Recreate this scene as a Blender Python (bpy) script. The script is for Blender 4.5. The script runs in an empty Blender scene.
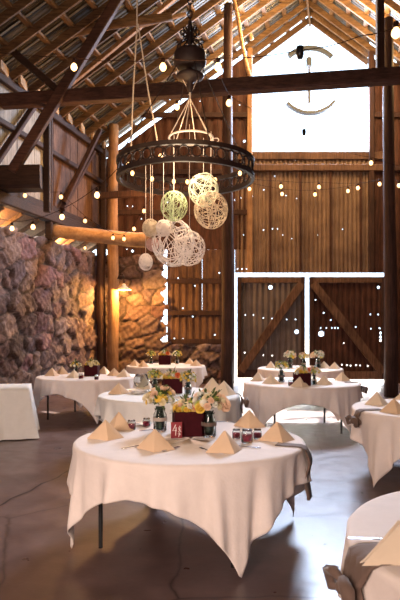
import bpy, math, random
import numpy as np
from mathutils import Vector, Matrix
random.seed(7); rs = np.random.RandomState(5)
S = bpy.context.scene; C = S.collection
PI = math.pi; F = 584.0; HY = 329.0; EYE = 1.62
def at(px, py, Y): return Vector(((px-200)/F*Y, Y, EYE+(HY-py)/F*Y))      # a photo position at a chosen depth

# ------------------------------------------------------------------ materials
def new_mat(name):
    m = bpy.data.materials.new(name); m.use_nodes = True
    nt = m.node_tree; return m, nt, nt.nodes['Principled BSDF']
def ramp(nt, fac, stops):
    r = nt.nodes.new('ShaderNodeValToRGB'); e = r.color_ramp.elements
    while len(e) < len(stops): e.new(0.5)
    for k, (p, c) in enumerate(stops): e[k].position = p; e[k].color = (*c, 1)
    nt.links.new(fac, r.inputs[0]); return r.outputs[0]
def tc(nt, scale, kind='Object', rot=(0,0,0)):
    t = nt.nodes.new('ShaderNodeTexCoord'); mp = nt.nodes.new('ShaderNodeMapping')
    mp.inputs['Scale'].default_value = scale; mp.inputs['Rotation'].default_value = rot
    nt.links.new(t.outputs[kind], mp.inputs[0]); return mp.outputs[0]
def noise(nt, vec, scale=5, detail=5, rough=.6):
    n = nt.nodes.new('ShaderNodeTexNoise'); n.inputs['Scale'].default_value = scale
    n.inputs['Detail'].default_value = detail; n.inputs['Roughness'].default_value = rough
    nt.links.new(vec, n.inputs['Vector']); return n.outputs['Fac']
def bump(nt, b, h, strength=.3, dist=.02):
    n = nt.nodes.new('ShaderNodeBump'); n.inputs['Strength'].default_value = strength
    n.inputs['Distance'].default_value = dist; nt.links.new(h, n.inputs['Height'])
    nt.links.new(n.outputs[0], b.inputs['Normal'])
def mul(nt, a, b_):
    x = nt.nodes.new('ShaderNodeMix'); x.data_type = 'RGBA'; x.blend_type = 'MULTIPLY'; x.inputs[0].default_value = 1
    nt.links.new(a, x.inputs[6]); nt.links.new(b_, x.inputs[7]); return x.outputs[2]
def wood(name, c0, c1, scale=(14,14,1.2), rough=.75, spec=.3):
    m, nt, b = new_mat(name)
    f = noise(nt, tc(nt, scale), 2.2, 7, .65); col = ramp(nt, f, [(.3, c0), (.72, c1)])
    f2 = noise(nt, tc(nt, (1,1,1)), 1.7, 3); col = mul(nt, col, ramp(nt, f2, [(.3, (.55,.5,.5)), (.65, (1,1,1))]))
    nt.links.new(col, b.inputs['Base Color']); b.inputs['Roughness'].default_value = rough
    b.inputs['Specular IOR Level'].default_value = spec; bump(nt, b, f, .5, .02); return m
def plain(name, col, rough=.6, metal=0, var=.0, scale=20, spec=.5, sheen=0):
    m, nt, b = new_mat(name)
    f = noise(nt, tc(nt, (1,1,1)), scale, 3)
    k = 1-var
    nt.links.new(ramp(nt, f, [(.3, tuple(c*k for c in col)), (.7, col)]), b.inputs['Base Color'])
    b.inputs['Roughness'].default_value = rough; b.inputs['Metallic'].default_value = metal
    b.inputs['Specular IOR Level'].default_value = spec; b.inputs['Sheen Weight'].default_value = sheen
    return m
def glass(name, col=(.9,.95,.95)):
    m, nt, b = new_mat(name)
    b.inputs['Base Color'].default_value = (*col, 1); b.inputs['Roughness'].default_value = .03
    b.inputs['Transmission Weight'].default_value = 1; b.inputs['IOR'].default_value = 1.25; return m
def emit(name, col, s):
    m, nt, b = new_mat(name); b.inputs['Base Color'].default_value = (*col, 1)
    b.inputs['Emission Color'].default_value = (*col, 1); b.inputs['Emission Strength'].default_value = s; return m
M = {}
M['barn'] = wood('barn_boards', (.025,.009,.006), (.12,.045,.028))
M['barn_tan'] = wood('weathered_boards', (.05,.022,.014), (.22,.12,.075))
M['metal_tan'] = wood('rusted_corrugated_steel', (.08,.042,.026), (.36,.23,.15), (30,30,.8), .5, .5)
M['grey_board'] = wood('grey_weathered_boards', (.20,.19,.17), (.46,.44,.39), (10,10,.6))
M['dull'] = wood('dull_grey_steel', (.05,.036,.034), (.20,.155,.145), (30,30,.8), .5, .5)
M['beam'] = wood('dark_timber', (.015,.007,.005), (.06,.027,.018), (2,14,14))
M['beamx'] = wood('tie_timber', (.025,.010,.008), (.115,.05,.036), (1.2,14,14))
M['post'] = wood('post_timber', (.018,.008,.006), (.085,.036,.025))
M['log'] = wood('peeled_log', (.28,.15,.07), (.55,.34,.18), (4,6,6))
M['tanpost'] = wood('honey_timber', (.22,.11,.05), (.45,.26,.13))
M['rafter'] = wood('rafter_timber', (.05,.026,.013), (.24,.135,.065), (2,12,12))
M['purlin'] = wood('purlin_timber', (.06,.03,.015), (.26,.15,.075), (12,1.5,12))
M['block'] = wood('pale_blocking', (.32,.19,.09), (.6,.4,.22), (8,8,8))
M['glint'] = plain('glint_rib_metal', (.62,.60,.56), .3, .8, .4, 3)  # pale metal for the added ribs that imitate roof glints
M['iron'] = plain('black_iron', (.018,.009,.009), .6, 0, .4, 20, .25)
M['black'] = plain('black_steel', (.012,.012,.013), .4, .4)
M['wire'] = plain('dark_cable', (.02,.01,.008), .95, 0, 0, 20, .05)
M['twine'] = plain('white_twine', (.62,.52,.45), .85, 0, .2)
M['rope'] = plain('old_rope', (.5,.42,.35), .9, 0, .2)
M['bulb'] = emit('warm_bulb_glass', (1,.60,.26), 3.6)
M['bulb2'] = emit('warm_small_bulb_glass', (1,.56,.22), 3.2)
def cloth(name, col, rough=.85):
    m, nt, b = new_mat(name)
    f = noise(nt, tc(nt, (1,1,1)), 9, 4); nt.links.new(ramp(nt, f, [(.3, tuple(c*.93 for c in col)), (.7, col)]), b.inputs['Base Color'])
    b.inputs['Roughness'].default_value = rough; b.inputs['Specular IOR Level'].default_value = .2
    b.inputs['Sheen Weight'].default_value = .15
    bump(nt, b, noise(nt, tc(nt, (1,1,1)), 14, 3), .25, .02)
    return m
M['cloth'] = cloth('white_linen', (.84,.75,.70))
M['cloth_cool'] = cloth('cool_white_linen', (.82,.82,.80))
M['napkin'] = cloth('champagne_napkin', (.74,.54,.36))
M['napkin2'] = cloth('ivory_napkin', (.80,.66,.50))
M['taupe'] = cloth('taupe_gauze', (.15,.10,.08))
M['burg'] = plain('burgundy_card', (.05,.004,.008), .8, 0, .3, 20, .15)
M['redcard'] = plain('crimson_card', (.27,.018,.03), .6, 0, .15)
M['white'] = plain('white_paint', (.9,.87,.83), .5)
M['glass'] = glass('clear_glass'); M['candle'] = plain('burgundy_candle', (.25,.012,.03), .4)
M['plate'] = plain('white_china', (.85,.84,.82), .2)
M['silver'] = plain('cutlery_steel', (.45,.45,.5), .25, 1)
M['stem'] = plain('jar_greens', (.018,.035,.02), .4, 0, .5, 40)
M['leaf'] = plain('green_leaf', (.10,.16,.04), .55, 0, .5, 30)
for n, c in dict(yellow=(.85,.62,.10), cream=(.88,.78,.52), peach=(.90,.66,.47), orange=(.85,.20,.06), white=(.88,.86,.76), lime=(.55,.60,.15)).items():
    M['f_'+n] = plain(n+'_petals', c, .6, 0, .12, 30)
M['y_green'] = plain('pale_green_yarn', (.50,.60,.34), .9, 0, .2); M['y_white'] = plain('white_yarn', (.92,.82,.74), .9, 0, .2)
M['y_cream'] = plain('cream_yarn', (.72,.58,.40), .9, 0, .2); M['y_pink'] = plain('blush_yarn', (.7,.42,.34), .9, 0, .2)
M['y_mint'] = plain('mint_white_yarn', (.66,.68,.50), .9, 0, .2)
M['shade'] = plain('enamel_shade', (.75,.68,.55), .4)
M['outground'] = plain('dry_dusty_ground', (.62,.55,.45), .9, 0, .2, 2)
M['sign'] = plain('grey_iron_emblem', (.045,.05,.06), .6)
# concrete floor
m, nt, b = new_mat('worn_concrete'); M['floor'] = m
v = tc(nt, (1,1,1))
f1 = noise(nt, v, 1.3, 8, .62); f2 = noise(nt, v, 6, 4, .5)
col = ramp(nt, f1, [(.28, (.075,.042,.038)), (.5, (.135,.082,.072)), (.75, (.22,.145,.128))])
col = mul(nt, col, ramp(nt, f2, [(.25, (.72,.7,.7)), (.7, (1,1,1))]))
vo = nt.nodes.new('ShaderNodeTexVoronoi'); vo.feature = 'DISTANCE_TO_EDGE'; vo.inputs['Scale'].default_value = .55
w = nt.nodes.new('ShaderNodeMix'); w.data_type = 'VECTOR'; w.inputs[0].default_value = .12
nz = nt.nodes.new('ShaderNodeTexNoise'); nz.inputs['Scale'].default_value = 2.5; nz.inputs['Detail'].default_value = 5
nt.links.new(v, nz.inputs['Vector']); nt.links.new(v, w.inputs[4]); nt.links.new(nz.outputs['Color'], w.inputs[5])
nt.links.new(w.outputs[1], vo.inputs['Vector'])
crack = ramp(nt, vo.outputs['Distance'], [(.0, (.3,.27,.25)), (.006, (1,1,1))])
nt.links.new(mul(nt, col, crack), b.inputs['Base Color'])
rr = ramp(nt, f2, [(.25, (.26,)*3), (.75, (.42,)*3)]); nt.links.new(rr, b.inputs['Roughness'])
b.inputs['Specular IOR Level'].default_value = .5
bump(nt, b, noise(nt, v, 30, 4, .6), .14, .006)
# stone from vertex colour (the colour of each stone)
m, nt, b = new_mat('field_stone'); M['stone'] = m
a = nt.nodes.new('ShaderNodeAttribute'); a.attribute_name = 'Col'
f1 = noise(nt, tc(nt, (1,1,1)), 9, 7, .7)
nt.links.new(mul(nt, a.outputs['Color'], ramp(nt, f1, [(.28, (.35,.3,.3)), (.7, (1.25,1.2,1.15))])), b.inputs['Base Color'])
b.inputs['Roughness'].default_value = .8; bump(nt, b, f1, .8, .04)
# corrugated roof sheets
m, nt, b = new_mat('galvanised_roof'); M['roof'] = m
v = tc(nt, (1,1,1))
wv = nt.nodes.new('ShaderNodeTexWave'); wv.bands_direction = 'Y'; wv.inputs['Scale'].default_value = 2.6; nt.links.new(v, wv.inputs['Vector'])
f = noise(nt, tc(nt, (.5,3,.5)), 1.5, 5)
nt.links.new(ramp(nt, f, [(.3, (.025,.02,.016)), (.62, (.09,.07,.05)), (.8, (.2,.16,.12))]), b.inputs['Base Color'])
b.inputs['Metallic'].default_value = .35; b.inputs['Roughness'].default_value = .42
bump(nt, b, wv.outputs['Fac'], 1, .05)

# ------------------------------------------------------------------ mesh helpers
class MB:
    def __init__(s): s.v = []; s.f = []
    def add(s, vs, fs):
        o = len(s.v); s.v += [tuple(p) for p in vs]; s.f += [tuple(i+o for i in f) for f in fs]; return s
    def box(s, c, d, R=None):
        hx, hy, hz = (q/2 for q in d); vs = [Vector((x,y,z)) for x in (-hx,hx) for y in (-hy,hy) for z in (-hz,hz)]
        if R is not None: vs = [R @ p for p in vs]
        vs = [p+Vector(c) for p in vs]
        return s.add(vs, [(0,1,3,2),(4,6,7,5),(0,4,5,1),(2,3,7,6),(0,2,6,4),(1,5,7,3)])
    def beam(s, p0, p1, w, h, up=(0,0,1), bev=.12):
        p0 = Vector(p0); p1 = Vector(p1); d = (p1-p0).normalized(); u = Vector(up)
        if abs(d.dot(u)) > .97: u = Vector((0,1,0))
        r = d.cross(u).normalized(); u = r.cross(d); c = min(w,h)*bev; a, b_ = w/2, h/2
        prof = [(-a+c,-b_),(a-c,-b_),(a,-b_+c),(a,b_-c),(a-c,b_),(-a+c,b_),(-a,b_-c),(-a,-b_+c)]
        vs = [p+r*x+u*y for p in (p0,p1) for x,y in prof]
        return s.add(vs, [tuple(range(7,-1,-1)), tuple(range(8,16))]+[(i,(i+1)%8,8+(i+1)%8,8+i) for i in range(8)])
    def tube(s, pts, r, n=6, closed=False, jit=0, cap=True):
        pts = [Vector(p) for p in pts]; N = len(pts); rad = r if isinstance(r, (list,tuple)) else [r]*N; vs = []; ref = None
        for i, p in enumerate(pts):
            if closed: d = pts[(i+1)%N]-pts[i-1]
            else: d = pts[min(i+1,N-1)]-pts[max(i-1,0)]
            if d.length < 1e-9: d = Vector((0,0,1))
            d.normalize()
            if ref is None: ref = Vector((0,0,1)) if abs(d.z) < .9 else Vector((1,0,0))
            a = (ref - d*ref.dot(d)); 
            if a.length < 1e-4: a = d.orthogonal()
            a.normalize(); ref = a; b_ = d.cross(a)
            for k in range(n):
                q = rad[i]*(1+(random.uniform(-jit,jit) if jit else 0)); t = 2*PI*k/n
                vs.append(p+a*math.cos(t)*q+b_*math.sin(t)*q)
        fs = []
        for i in range(N if closed else N-1):
            j = (i+1)%N
            for k in range(n): fs.append((i*n+k, i*n+(k+1)%n, j*n+(k+1)%n, j*n+k))
        if not closed and cap: fs += [tuple(range(n-1,-1,-1)), tuple(range((N-1)*n, N*n))]
        return s.add(vs, fs)
    def lathe(s, prof, n=20, c=(0,0,0), sq=None):
        vs = []; c = Vector(c)
        for r, z in prof:
            for k in range(n):
                t = 2*PI*k/n; vs.append(c+Vector((r*math.cos(t), r*math.sin(t), z)))
        fs = [(i*n+k, i*n+(k+1)%n, (i+1)*n+(k+1)%n, (i+1)*n+k) for i in range(len(prof)-1) for k in range(n)]
        return s.add(vs, fs)
    def ball(s, c, r, n=10, sc=(1,1,1)):
        m_ = max(4, n//2+1); prof = [(max(1e-4, math.sin(PI*i/m_))*r, -math.cos(PI*i/m_)*r) for i in range(m_+1)]
        o = len(s.v); s.lathe(prof, n, (0,0,0))
        for i in range(o, len(s.v)): p = s.v[i]; s.v[i] = (p[0]*sc[0]+c[0], p[1]*sc[1]+c[1], p[2]*sc[2]+c[2])
        return s
    def xf(s, Mx):
        s.v = [tuple(Mx @ Vector(p)) for p in s.v]; return s
    def build(s, name, mat, parent=None, smooth=False, loc=None):
        me = bpy.data.meshes.new(name); me.from_pydata(s.v, [], s.f); me.update()
        if smooth: me.polygons.foreach_set('use_smooth', [True]*len(me.polygons))
        me.materials.append(mat); o = bpy.data.objects.new(name, me); C.objects.link(o)
        if parent: o.parent = parent
        if loc is not None: o.location = loc
        return o
def tag(o, label=None, cat=None, group=None, kind=None):
    for k, v_ in (('label',label),('category',cat),('group',group),('kind',kind)):
        if v_: o[k] = v_
    return o
def thing(name, label, cat, loc=(0,0,0), rz=0, group=None):
    o = bpy.data.objects.new(name, None); C.objects.link(o); o.location = loc; o.rotation_euler = (0,0,rz); o.empty_display_size = .1
    return tag(o, label, cat, group)
def kids(o): return [c for c in bpy.data.objects if c.parent == o]
def dup(root, loc, rz, label=None, group=None, sc=None):
    def cp(o, par):
        c = o.copy(); C.objects.link(c); c.parent = par
        for ch in kids(o): cp(ch, c)
        return c
    r = cp(root, None); r.location = loc; r.rotation_euler = (0,0,rz)
    if sc: r.scale = (sc,)*3 if not isinstance(sc, tuple) else sc
    if label: r['label'] = label
    if group: r['group'] = group
    return r

# ------------------------------------------------------------------ plan of the barn
YB = 17.5; K = .248
def wx(y): return -2.82+(y-YB)*K                 # left wall
def rx(y): return 3.24+(y-YB)*K                  # ridge
def ex(y): return rx(y)*2-wx(y)                  # right wall
def rz(x, y): return 11.48-.74*abs(x-rx(y))
WD = Vector((K,1,0)).normalized(); WN = Vector((1,-K,0)).normalized()   # along / into the room
def st(name, mb, mat, parent=None, smooth=False):
    o = mb.build(name, mat, parent, smooth)
    if parent is None: o['kind'] = 'structure'
    return o
Y0 = -3.0
# floor + ground
st('floor', MB().add([(wx(Y0)-.3,Y0-.3,0),(ex(Y0)+.3,Y0-.3,0),(ex(YB)+.3,YB+.1,0),(wx(YB)-.3,YB+.1,0)], [(0,1,2,3)]), M['floor'])
st('ground', MB().add([(-60,YB+.1,-.02),(60,YB+.1,-.02),(60,90,-.02),(-60,90,-.02)], [(0,1,2,3)]), M['outground'])

p0, p1 = Vector((-1.84,5.375,0)), Vector((-1.50,6.62,0)); dj = (p1-p0).normalized(); nj = Vector((dj.y,-dj.x,0)); mb = MB(); vs = []
for i in range(60):
    c_ = p0+dj*(-1.2+i*.14)+nj*.02*math.sin(i*1.7); wj = .009+.004*math.sin(i*2.9)
    vs += [c_-nj*wj+Vector((0,0,.002)), c_+nj*wj+Vector((0,0,.002))]
mb.add(vs, [(2*i,2*i+2,2*i+3,2*i+1) for i in range(59)]).build('slab_joint', M['black'], bpy.data.objects['floor'])

# stone masonry
def stone(name, O, U, N, L, H, parent, edge=None, sx=.58, sz=.42, seed=1, step=.045, depth=.4, top_jit=.06):
    r = np.random.RandomState(seed)
    nx, nz_ = int(L/step)+1, int(H/step)+1
    u, z = np.meshgrid(np.linspace(0,L,nx), np.linspace(0,H,nz_), indexing='ij')
    ns, ms = int(L/sx)+3, int(H/sz)+3
    su = (np.arange(ns)[:,None]-1+.5*(np.arange(ms)[None,:]%2)+r.uniform(-.42,.42,(ns,ms)))*sx
    sv = (np.arange(ms)[None,:]-1+r.uniform(-.42,.42,(ns,ms)))*sz+np.zeros((ns,ms))
    sw = r.uniform(-.07,.07,(ns,ms)).ravel(); su = su.ravel(); sv = sv.ravel()
    wob = .035*np.sin(u*9+z*5)+.03*np.sin(z*13-u*4)
    d = np.sqrt((u[...,None]+wob[...,None]-su)**2+((z[...,None]+wob[...,None]*.7-sv)*1.25)**2)+sw
    o = np.argsort(d, -1)[...,:2]; d1 = np.take_along_axis(d, o[...,:1], -1)[...,0]; d2 = np.take_along_axis(d, o[...,1:2], -1)[...,0]
    g = np.clip((d2-d1)/.075, 0, 1); g = g*g*(3-2*g)
    hs = r.uniform(.0,.055,len(su)); tilt = r.uniform(-.22,.22,(len(su),2)); i1 = o[...,0]
    h = g*(.05+hs[i1]+tilt[i1,0]*(u-su[i1])+tilt[i1,1]*(z-sv[i1]))+(.016*np.sin(u*37+z*23)+.014*np.sin(u*21-z*31+2)+.018*np.sin(z*17+3*np.sin(u*6)))*g
    pal = np.array([(.17,.10,.095),(.22,.14,.13),(.12,.075,.075),(.34,.25,.23),(.20,.10,.105),(.25,.165,.14),(.17,.11,.125)])*.78
    cs = pal[r.randint(0,len(pal),len(su))]*r.uniform(.75,1.25,(len(su),1))
    col = cs[i1]*g[...,None]+np.array((.03,.018,.014))*(1-g[...,None])
    zz = z.copy(); zz[:,-1] += top_jit*np.sin(u[:,-1]*7)*np.sin(u[:,-1]*2.3)
    P = np.array(O)+u[...,None]*np.array(U)+h[...,None]*np.array(N); P[...,2] += zz
    mb = MB(); mb.v = [tuple(p) for p in P.reshape(-1,3)]
    for i in range(nx-1):
        for k in range(nz_-1):
            if edge is not None and u[i,k] > edge(z[i,k]): continue
            a_ = i*nz_+k; mb.f.append((a_, a_+nz_, a_+nz_+1, a_+1))
    cols = np.concatenate([col.reshape(-1,3), np.ones((nx*nz_,1))], 1)
    # thickness: top cap and back
    b0 = len(mb.v)
    Nn = Vector(N); top = [P[i,-1] for i in range(nx)]; 
    for p in top: mb.v.append(tuple(Vector(p)-Nn*depth))
    for i in range(nx-1):
        if edge is not None and u[i,-1] > edge(H): continue
        mb.f.append((i*nz_+nz_-1, (i+1)*nz_+nz_-1, b0+i+1, b0+i))
    ob = mb.build(name, M['stone'], parent, True)
    at_ = ob.data.color_attributes.new('Col', 'FLOAT_COLOR', 'POINT')
    cc = np.concatenate([cols, np.tile([.14,.09,.075,1], (nx,1))], 0).astype(np.float32)
    at_.data.foreach_set('color', cc.ravel())
    return ob

# left wall: stone below, plank sill, slot with rafter tails, boards above
wl = st('wall_left', MB().beam((wx(Y0)-.42,Y0,1.85),(wx(YB)-.42,YB,1.85),.06,3.7), M['barn'])
O = Vector((wx(Y0),Y0,0)); Lw = (Vector((wx(YB),YB,0))-O).length
so = stone('stone_masonry', O, WD, WN, Lw, 3.75, wl, seed=3)
so['label'] = 'rough purple-brown field stone'
def onwall(y, z, off=0): return Vector((wx(y),y,z))+WN*off
def wallboards(name, y0, y1, z0, zt, mat, parent, wdt=.2, off=-.05):
    mb = MB(); y = y0
    while y < y1:
        t = min(y+wdt, y1)-.006; o = off+random.uniform(-.012,.012)
        a_ = onwall(y,z0,o); b_ = onwall(t,z0,o); 
        vs = [a_,b_,onwall(t,zt,o),onwall(y,zt,o)]; vs += [p-WN*.025 for p in vs]
        mb.add(vs, [(0,1,2,3),(7,6,5,4),(0,4,5,1),(1,5,6,2),(2,6,7,3),(3,7,4,0)]); y += wdt
    return mb.build(name, mat, parent)
wallboards('grey_boarding', Y0, 14.0, 4.6, 7.3, M['grey_board'], wl, .24)['label'] = 'light grey upper boards'
wallboards('brown_boarding', 14.0, YB, 4.6, 7.3, M['barn_tan'], wl, .22)
for z, h in ((5.92,.12),(6.85,.2)): MB().beam(onwall(Y0,z,.03), onwall(YB,z,.03), .12, h).build('wall_rail', M['beam'], wl)
MB().beam(onwall(Y0,4.32,.06), onwall(YB,4.32,.06), .22, .26).build('plate_timber', M['beam'], wl)
MB().beam(onwall(Y0,4.53,.0), onwall(YB,4.53,.0), .12, .2).build('upper_plate', M['beam'], wl)
for y in (4,7,10,14.05,17.2): MB().beam(onwall(y,3.75,.05), onwall(y,7,.05), .16, .16).build('stud', M['beam'], wl)
MB().beam(onwall(14.6,4.6,.1), onwall(16.4,6.6,.1), .1, .14, up=(1,0,0)).build('wall_brace', M['post'], wl)
MB().beam(onwall(13.3,6.7,.1), onwall(11.6,4.7,.1), .1, .14, up=(1,0,0)).build('wall_brace', M['post'], wl)
# lean-to soffit seen through the slot
mb = MB(); a0, a1 = onwall(Y0,4.25,-.1), onwall(YB,4.25,-.1); b0, b1 = onwall(Y0,3.62,-1.1), onwall(YB,3.62,-1.1)
mb.add([a0,a1,b1,b0]+[p+Vector((0,0,.03)) for p in (a0,a1,b1,b0)], [(0,1,2,3),(7,6,5,4)])
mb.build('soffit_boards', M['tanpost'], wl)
y = 5.0
while y < YB: MB().beam(onwall(y,4.17,.02), onwall(y,3.6,-1.0), .06, .1).build('rafter_tail', M['purlin'], wl); y += .72

# back wall ----------------------------------------------------------
def px2x(px, Y=YB): return (px-200)/F*Y
def py2z(py, Y=YB): return EYE+(HY-py)/F*Y
holes_s = []
def H2(ox, oy, s, L, r=.022):
    r *= .78
    for x_, y_ in L: holes_s.append((px2x(ox+x_/s), py2z(oy+y_/s), r))
H2(200,150,2,[(87,170),(103,170),(127,160),(145,158),(155,158),(165,170),(183,177),(285,159),(235,170),(345,153),(75,238),(84,238),(93,238),(103,238),(190,20),(150,52)])
H2(210,100,4,[(310,228),(343,240),(215,360),(169,385),(303,383),(347,393),(124,392),(118,20),(113,55),(90,60),(60,100),(100,400)])
H2(210,100,4,[(138,165)], .045)
H2(90,270,2.667,[(235,22),(345,8),(280,42),(248,102),(274,124),(225,183),(248,184),(333,173)], .026)
H2(140,0,4,[(215,385),(230,380),(247,382),(262,380),(290,385),(240,405),(320,270),(260,300),(225,330)], .018)
H2(90,180,4,[(55,130),(150,105),(170,105),(205,155),(148,278),(30,100),(250,60),(310,90)], .02)
H2(90,180,4,[(171,285)], .045)
H2(300,240,4,[(92,292),(120,320),(103,352),(125,352),(137,352),(149,352),(220,348),(280,355),(315,353),(278,298),(310,298),(172,412),(165,498),(185,500),(200,502),(222,500),(237,501),(268,503),(295,511),(60,240),(80,352)], .026)
H2(300,240,4,[(310,190),(320,372),(320,388),(320,402)], .05); H2(300,240,4,[(82,375)], .1)
H2(210,260,4,[(140,220),(173,220),(212,232),(247,235),(305,238),(340,238),(138,370),(212,380),(247,382)], .024)
H2(210,260,4,[(240,110),(345,287)], .075)
def panel(name, x0, x1, z0, z1, y, mat, parent, amp=.02, per=.12, top=None, gaps=()):
    xs = list(np.arange(x0, x1, per/4))+[x1]; zs = [z0, z1]; hs = [h for h in holes_s if x0 < h[0] < x1 and z0 < h[1] < z1]
    for hx, hz, r in hs:
        for q in (-1,-.6,.6,1): xs.append(hx+r*q); zs.append(hz+r*q)
    for g0, g1, ga, gb in gaps: xs += [g0,g1]; zs += [ga,gb]
    if top: zs += list(np.arange(z0, z1, .1))
    xs = sorted(set(round(v_,4) for v_ in xs)); zs = sorted(set(round(v_,4) for v_ in zs))
    mb = MB(); nz_ = len(zs)
    for x_ in xs:
        for z_ in zs:
            zt = min(z_, top(x_)) if top else z_
            mb.v.append((x_, y+amp*math.sin(2*PI*x_/per), max(zt, z0)))
    for i in range(len(xs)-1):
        for k in range(nz_-1):
            cx, cz = (xs[i]+xs[i+1])/2, (zs[k]+zs[k+1])/2
            if top and zs[k] >= max(top(xs[i]), top(xs[i+1])): continue
            if any(((cx-hx)/r)**2+((cz-hz)/r)**2 < 1.05 for hx, hz, r in hs): continue
            if any(g0 < cx < g1 and ga < cz < gb for g0, g1, ga, gb in gaps): continue
            a_ = i*nz_+k; mb.f.append((a_, a_+nz_, a_+nz_+1, a_+1))
    o = mb.build(name, mat, parent, False); md = o.modifiers.new('thick', 'SOLIDIFY'); md.thickness = .012; md.offset = 1
    return o
XO0, XO1, ZO = 1.5, 5.06, 6.92
wb = st('wall_back', MB().beam((XO0-.35,YB-.02,6.92-.12),(XO1+.4,YB-.02,6.92-.12),.14,.24), M['barn_tan'])
gtop = lambda x_: rz(x_,YB)-.30
panel('board_panel', wx(YB)-.3, XO0, 4.0, 10.4, YB, M['barn'], wb, .018, .3, gtop, gaps=[(px2x(235.4),px2x(236.6),py2z(215),py2z(172)),(px2x(229),px2x(229.8),py2z(160),py2z(120))])
panel('board_panel', XO1, ex(YB), 3.3, 10.4, YB, M['barn'], wb, .018, .3, gtop)
panel('corrugated_panel', px2x(235), XO1, 3.30, 6.8, YB, M['metal_tan'], wb, .022, .13)['label'] = 'tan rusted corrugated sheet above the doors'
panel('corrugated_panel', px2x(167.2), px2x(224), 1.1, 4.0, YB, M['barn_tan'], wb, .02, .2, gaps=[(px2x(202),px2x(202.5),2.2,3.8)])
panel('board_panel', px2x(222), px2x(234.6), 0.0, 4.0, YB-.05, M['barn'], wb, .01, .3)
panel('board_panel', px2x(384), ex(YB), 0.0, 3.3, YB, M['barn'], wb, .015, .3)
panel('board_panel', px2x(108), px2x(164), 3.6, 4.05, YB-.05, M['barn'], wb, .01, .3)
for x0, x1, z in ((wx(YB),XO0,8.0),(wx(YB),XO0,6.3),(wx(YB),XO0,5.1),(XO1,9.3,8.0),(XO1,9.3,6.4),(px2x(168),px2x(224),3.05),(px2x(168),px2x(224),2.1),(px2x(168),px2x(224),1.25)):
    MB().beam((x0,YB-.08,z),(x1,YB-.08,z),.1,.15).build('wall_rail', M['post'], wb)
MB().beam((px2x(252),YB-.1,6.42),(px2x(385),YB-.1,6.42),.14,.2).build('wall_rail', M['barn_tan'], wb)
for x_ in (px2x(270),px2x(300),px2x(330),px2x(360)): MB().beam((x_,YB-.05,3.32),(x_,YB-.05,6.35),.05,.12).build('batten', M['barn'], wb)
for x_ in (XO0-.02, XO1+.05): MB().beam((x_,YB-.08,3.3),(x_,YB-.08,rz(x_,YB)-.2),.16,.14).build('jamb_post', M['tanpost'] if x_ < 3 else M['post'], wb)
rb_ = random.Random(3)
stone('stone_masonry', (wx(YB)-.1,YB-.12,0), (1,0,0), (0,-1,0), px2x(172)-wx(YB)+.1, 3.8, wb, seed=11,
      edge=lambda z_: (px2x(166)-wx(YB)+.06)+.07*math.sin(z_*9)+.05*math.sin(z_*23) if z_ > 1.2 else 9, step=.04, depth=.1)
stone('stone_masonry', (px2x(170),YB-.16,0), (1,0,0), (0,-1,0), px2x(225)-px2x(170), 1.15, wb, seed=14, sx=.4, sz=.3, depth=.15)
# doors
def door(name, x0, x1, z0, z1, mat, flip):
    d = st(name, MB().beam((x0,17.36,z1-.09),(x1,17.36,z1-.09),.09,.18), M['barn_tan'])
    panel('door_boards', x0, x1, z0, z1, 17.42, mat, d, .014, .17)
    MB().beam((x0,17.36,z0+.12),(x1,17.36,z0+.12),.09,.24).build('bottom_rail', M['post'] if not flip else M['barn_tan'], d)
    for x_ in (x0+.06, x1-.06): MB().beam((x_,17.35,z0),(x_,17.35,z1),.12,.08).build('stile', M['post'], d)
    a_, b_ = ((x0+.1,z0+.2),(x1-.1,z1-.2)) if not flip else ((x0+.1,z1-.2),(x1-.1,z0+.2))
    MB().beam((a_[0],17.30,a_[1]),(b_[0],17.30,b_[1]),.24,.08,up=(0,1,0)).build('diagonal_brace', M['barn_tan'], d)
    return d
door('door_1', px2x(237), px2x(304), .17, 3.17, M['dull'], False)
door('door_2', px2x(308.5), px2x(384), .12, 3.17, M['barn'], True)
# ranch emblem in the opening
mb = MB()
def arc(cx, cy, r, a0, a1): return [at(cx+r*math.cos(math.radians(a_)), cy-r*math.sin(math.radians(a_))*1.0, 17.4) for a_ in np.linspace(a0,a1,14)]
em = thing('iron_emblem', 'grey arc-and-bar emblem hanging against the bright gable opening', 'sign', (px2x(309,17.4),17.4,7.4))
for nm, pts in (('arc',arc(310,79,31,45,133)),('arc',arc(310,82,31,223,322)),('bar',[at(309,58,17.4),at(309,104,17.4)])):
    MB().tube([p-em.location for p in pts], .085, 6).build(nm, M['sign'], em)
MB().tube([p-em.location for p in (at(309,58,17.4), at(309,8,17.4))], .006, 4).build('hanging_wire', M['sign'], em)
for yy in (48,113): MB().tube([p-em.location for p in (at(309,yy,17.4), at(309,58 if yy < 60 else 104,17.4))], .012, 4).build('hanging_wire', M['sign'], em)

# right and front walls
mb = MB(); mb.add([(ex(Y0),Y0,0),(ex(YB),YB,0),(ex(YB),YB,7.1),(ex(Y0),Y0,7.1)], [(0,1,2,3)]); st('wall_right', mb, M['barn'])
mb = MB(); a_, b_ = wx(Y0), ex(Y0)
d0, d1 = a_+6.1, a_+6.11
mb.add([(a_,Y0,0),(d0,Y0,0),(d0,Y0,7),(a_,Y0,7)], [(0,1,2,3)]); mb.add([(d1,Y0,0),(b_,Y0,0),(b_,Y0,7),(d1,Y0,7)], [(0,1,2,3)])
mb.add([(d0,Y0,4.2),(d1,Y0,4.2),(d1,Y0,7),(d0,Y0,7)], [(0,1,2,3)]); mb.add([(a_,Y0,7),(b_,Y0,7),(rx(Y0),Y0,11.4)], [(0,1,2)]); st('wall_front', mb, M['barn'])

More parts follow.
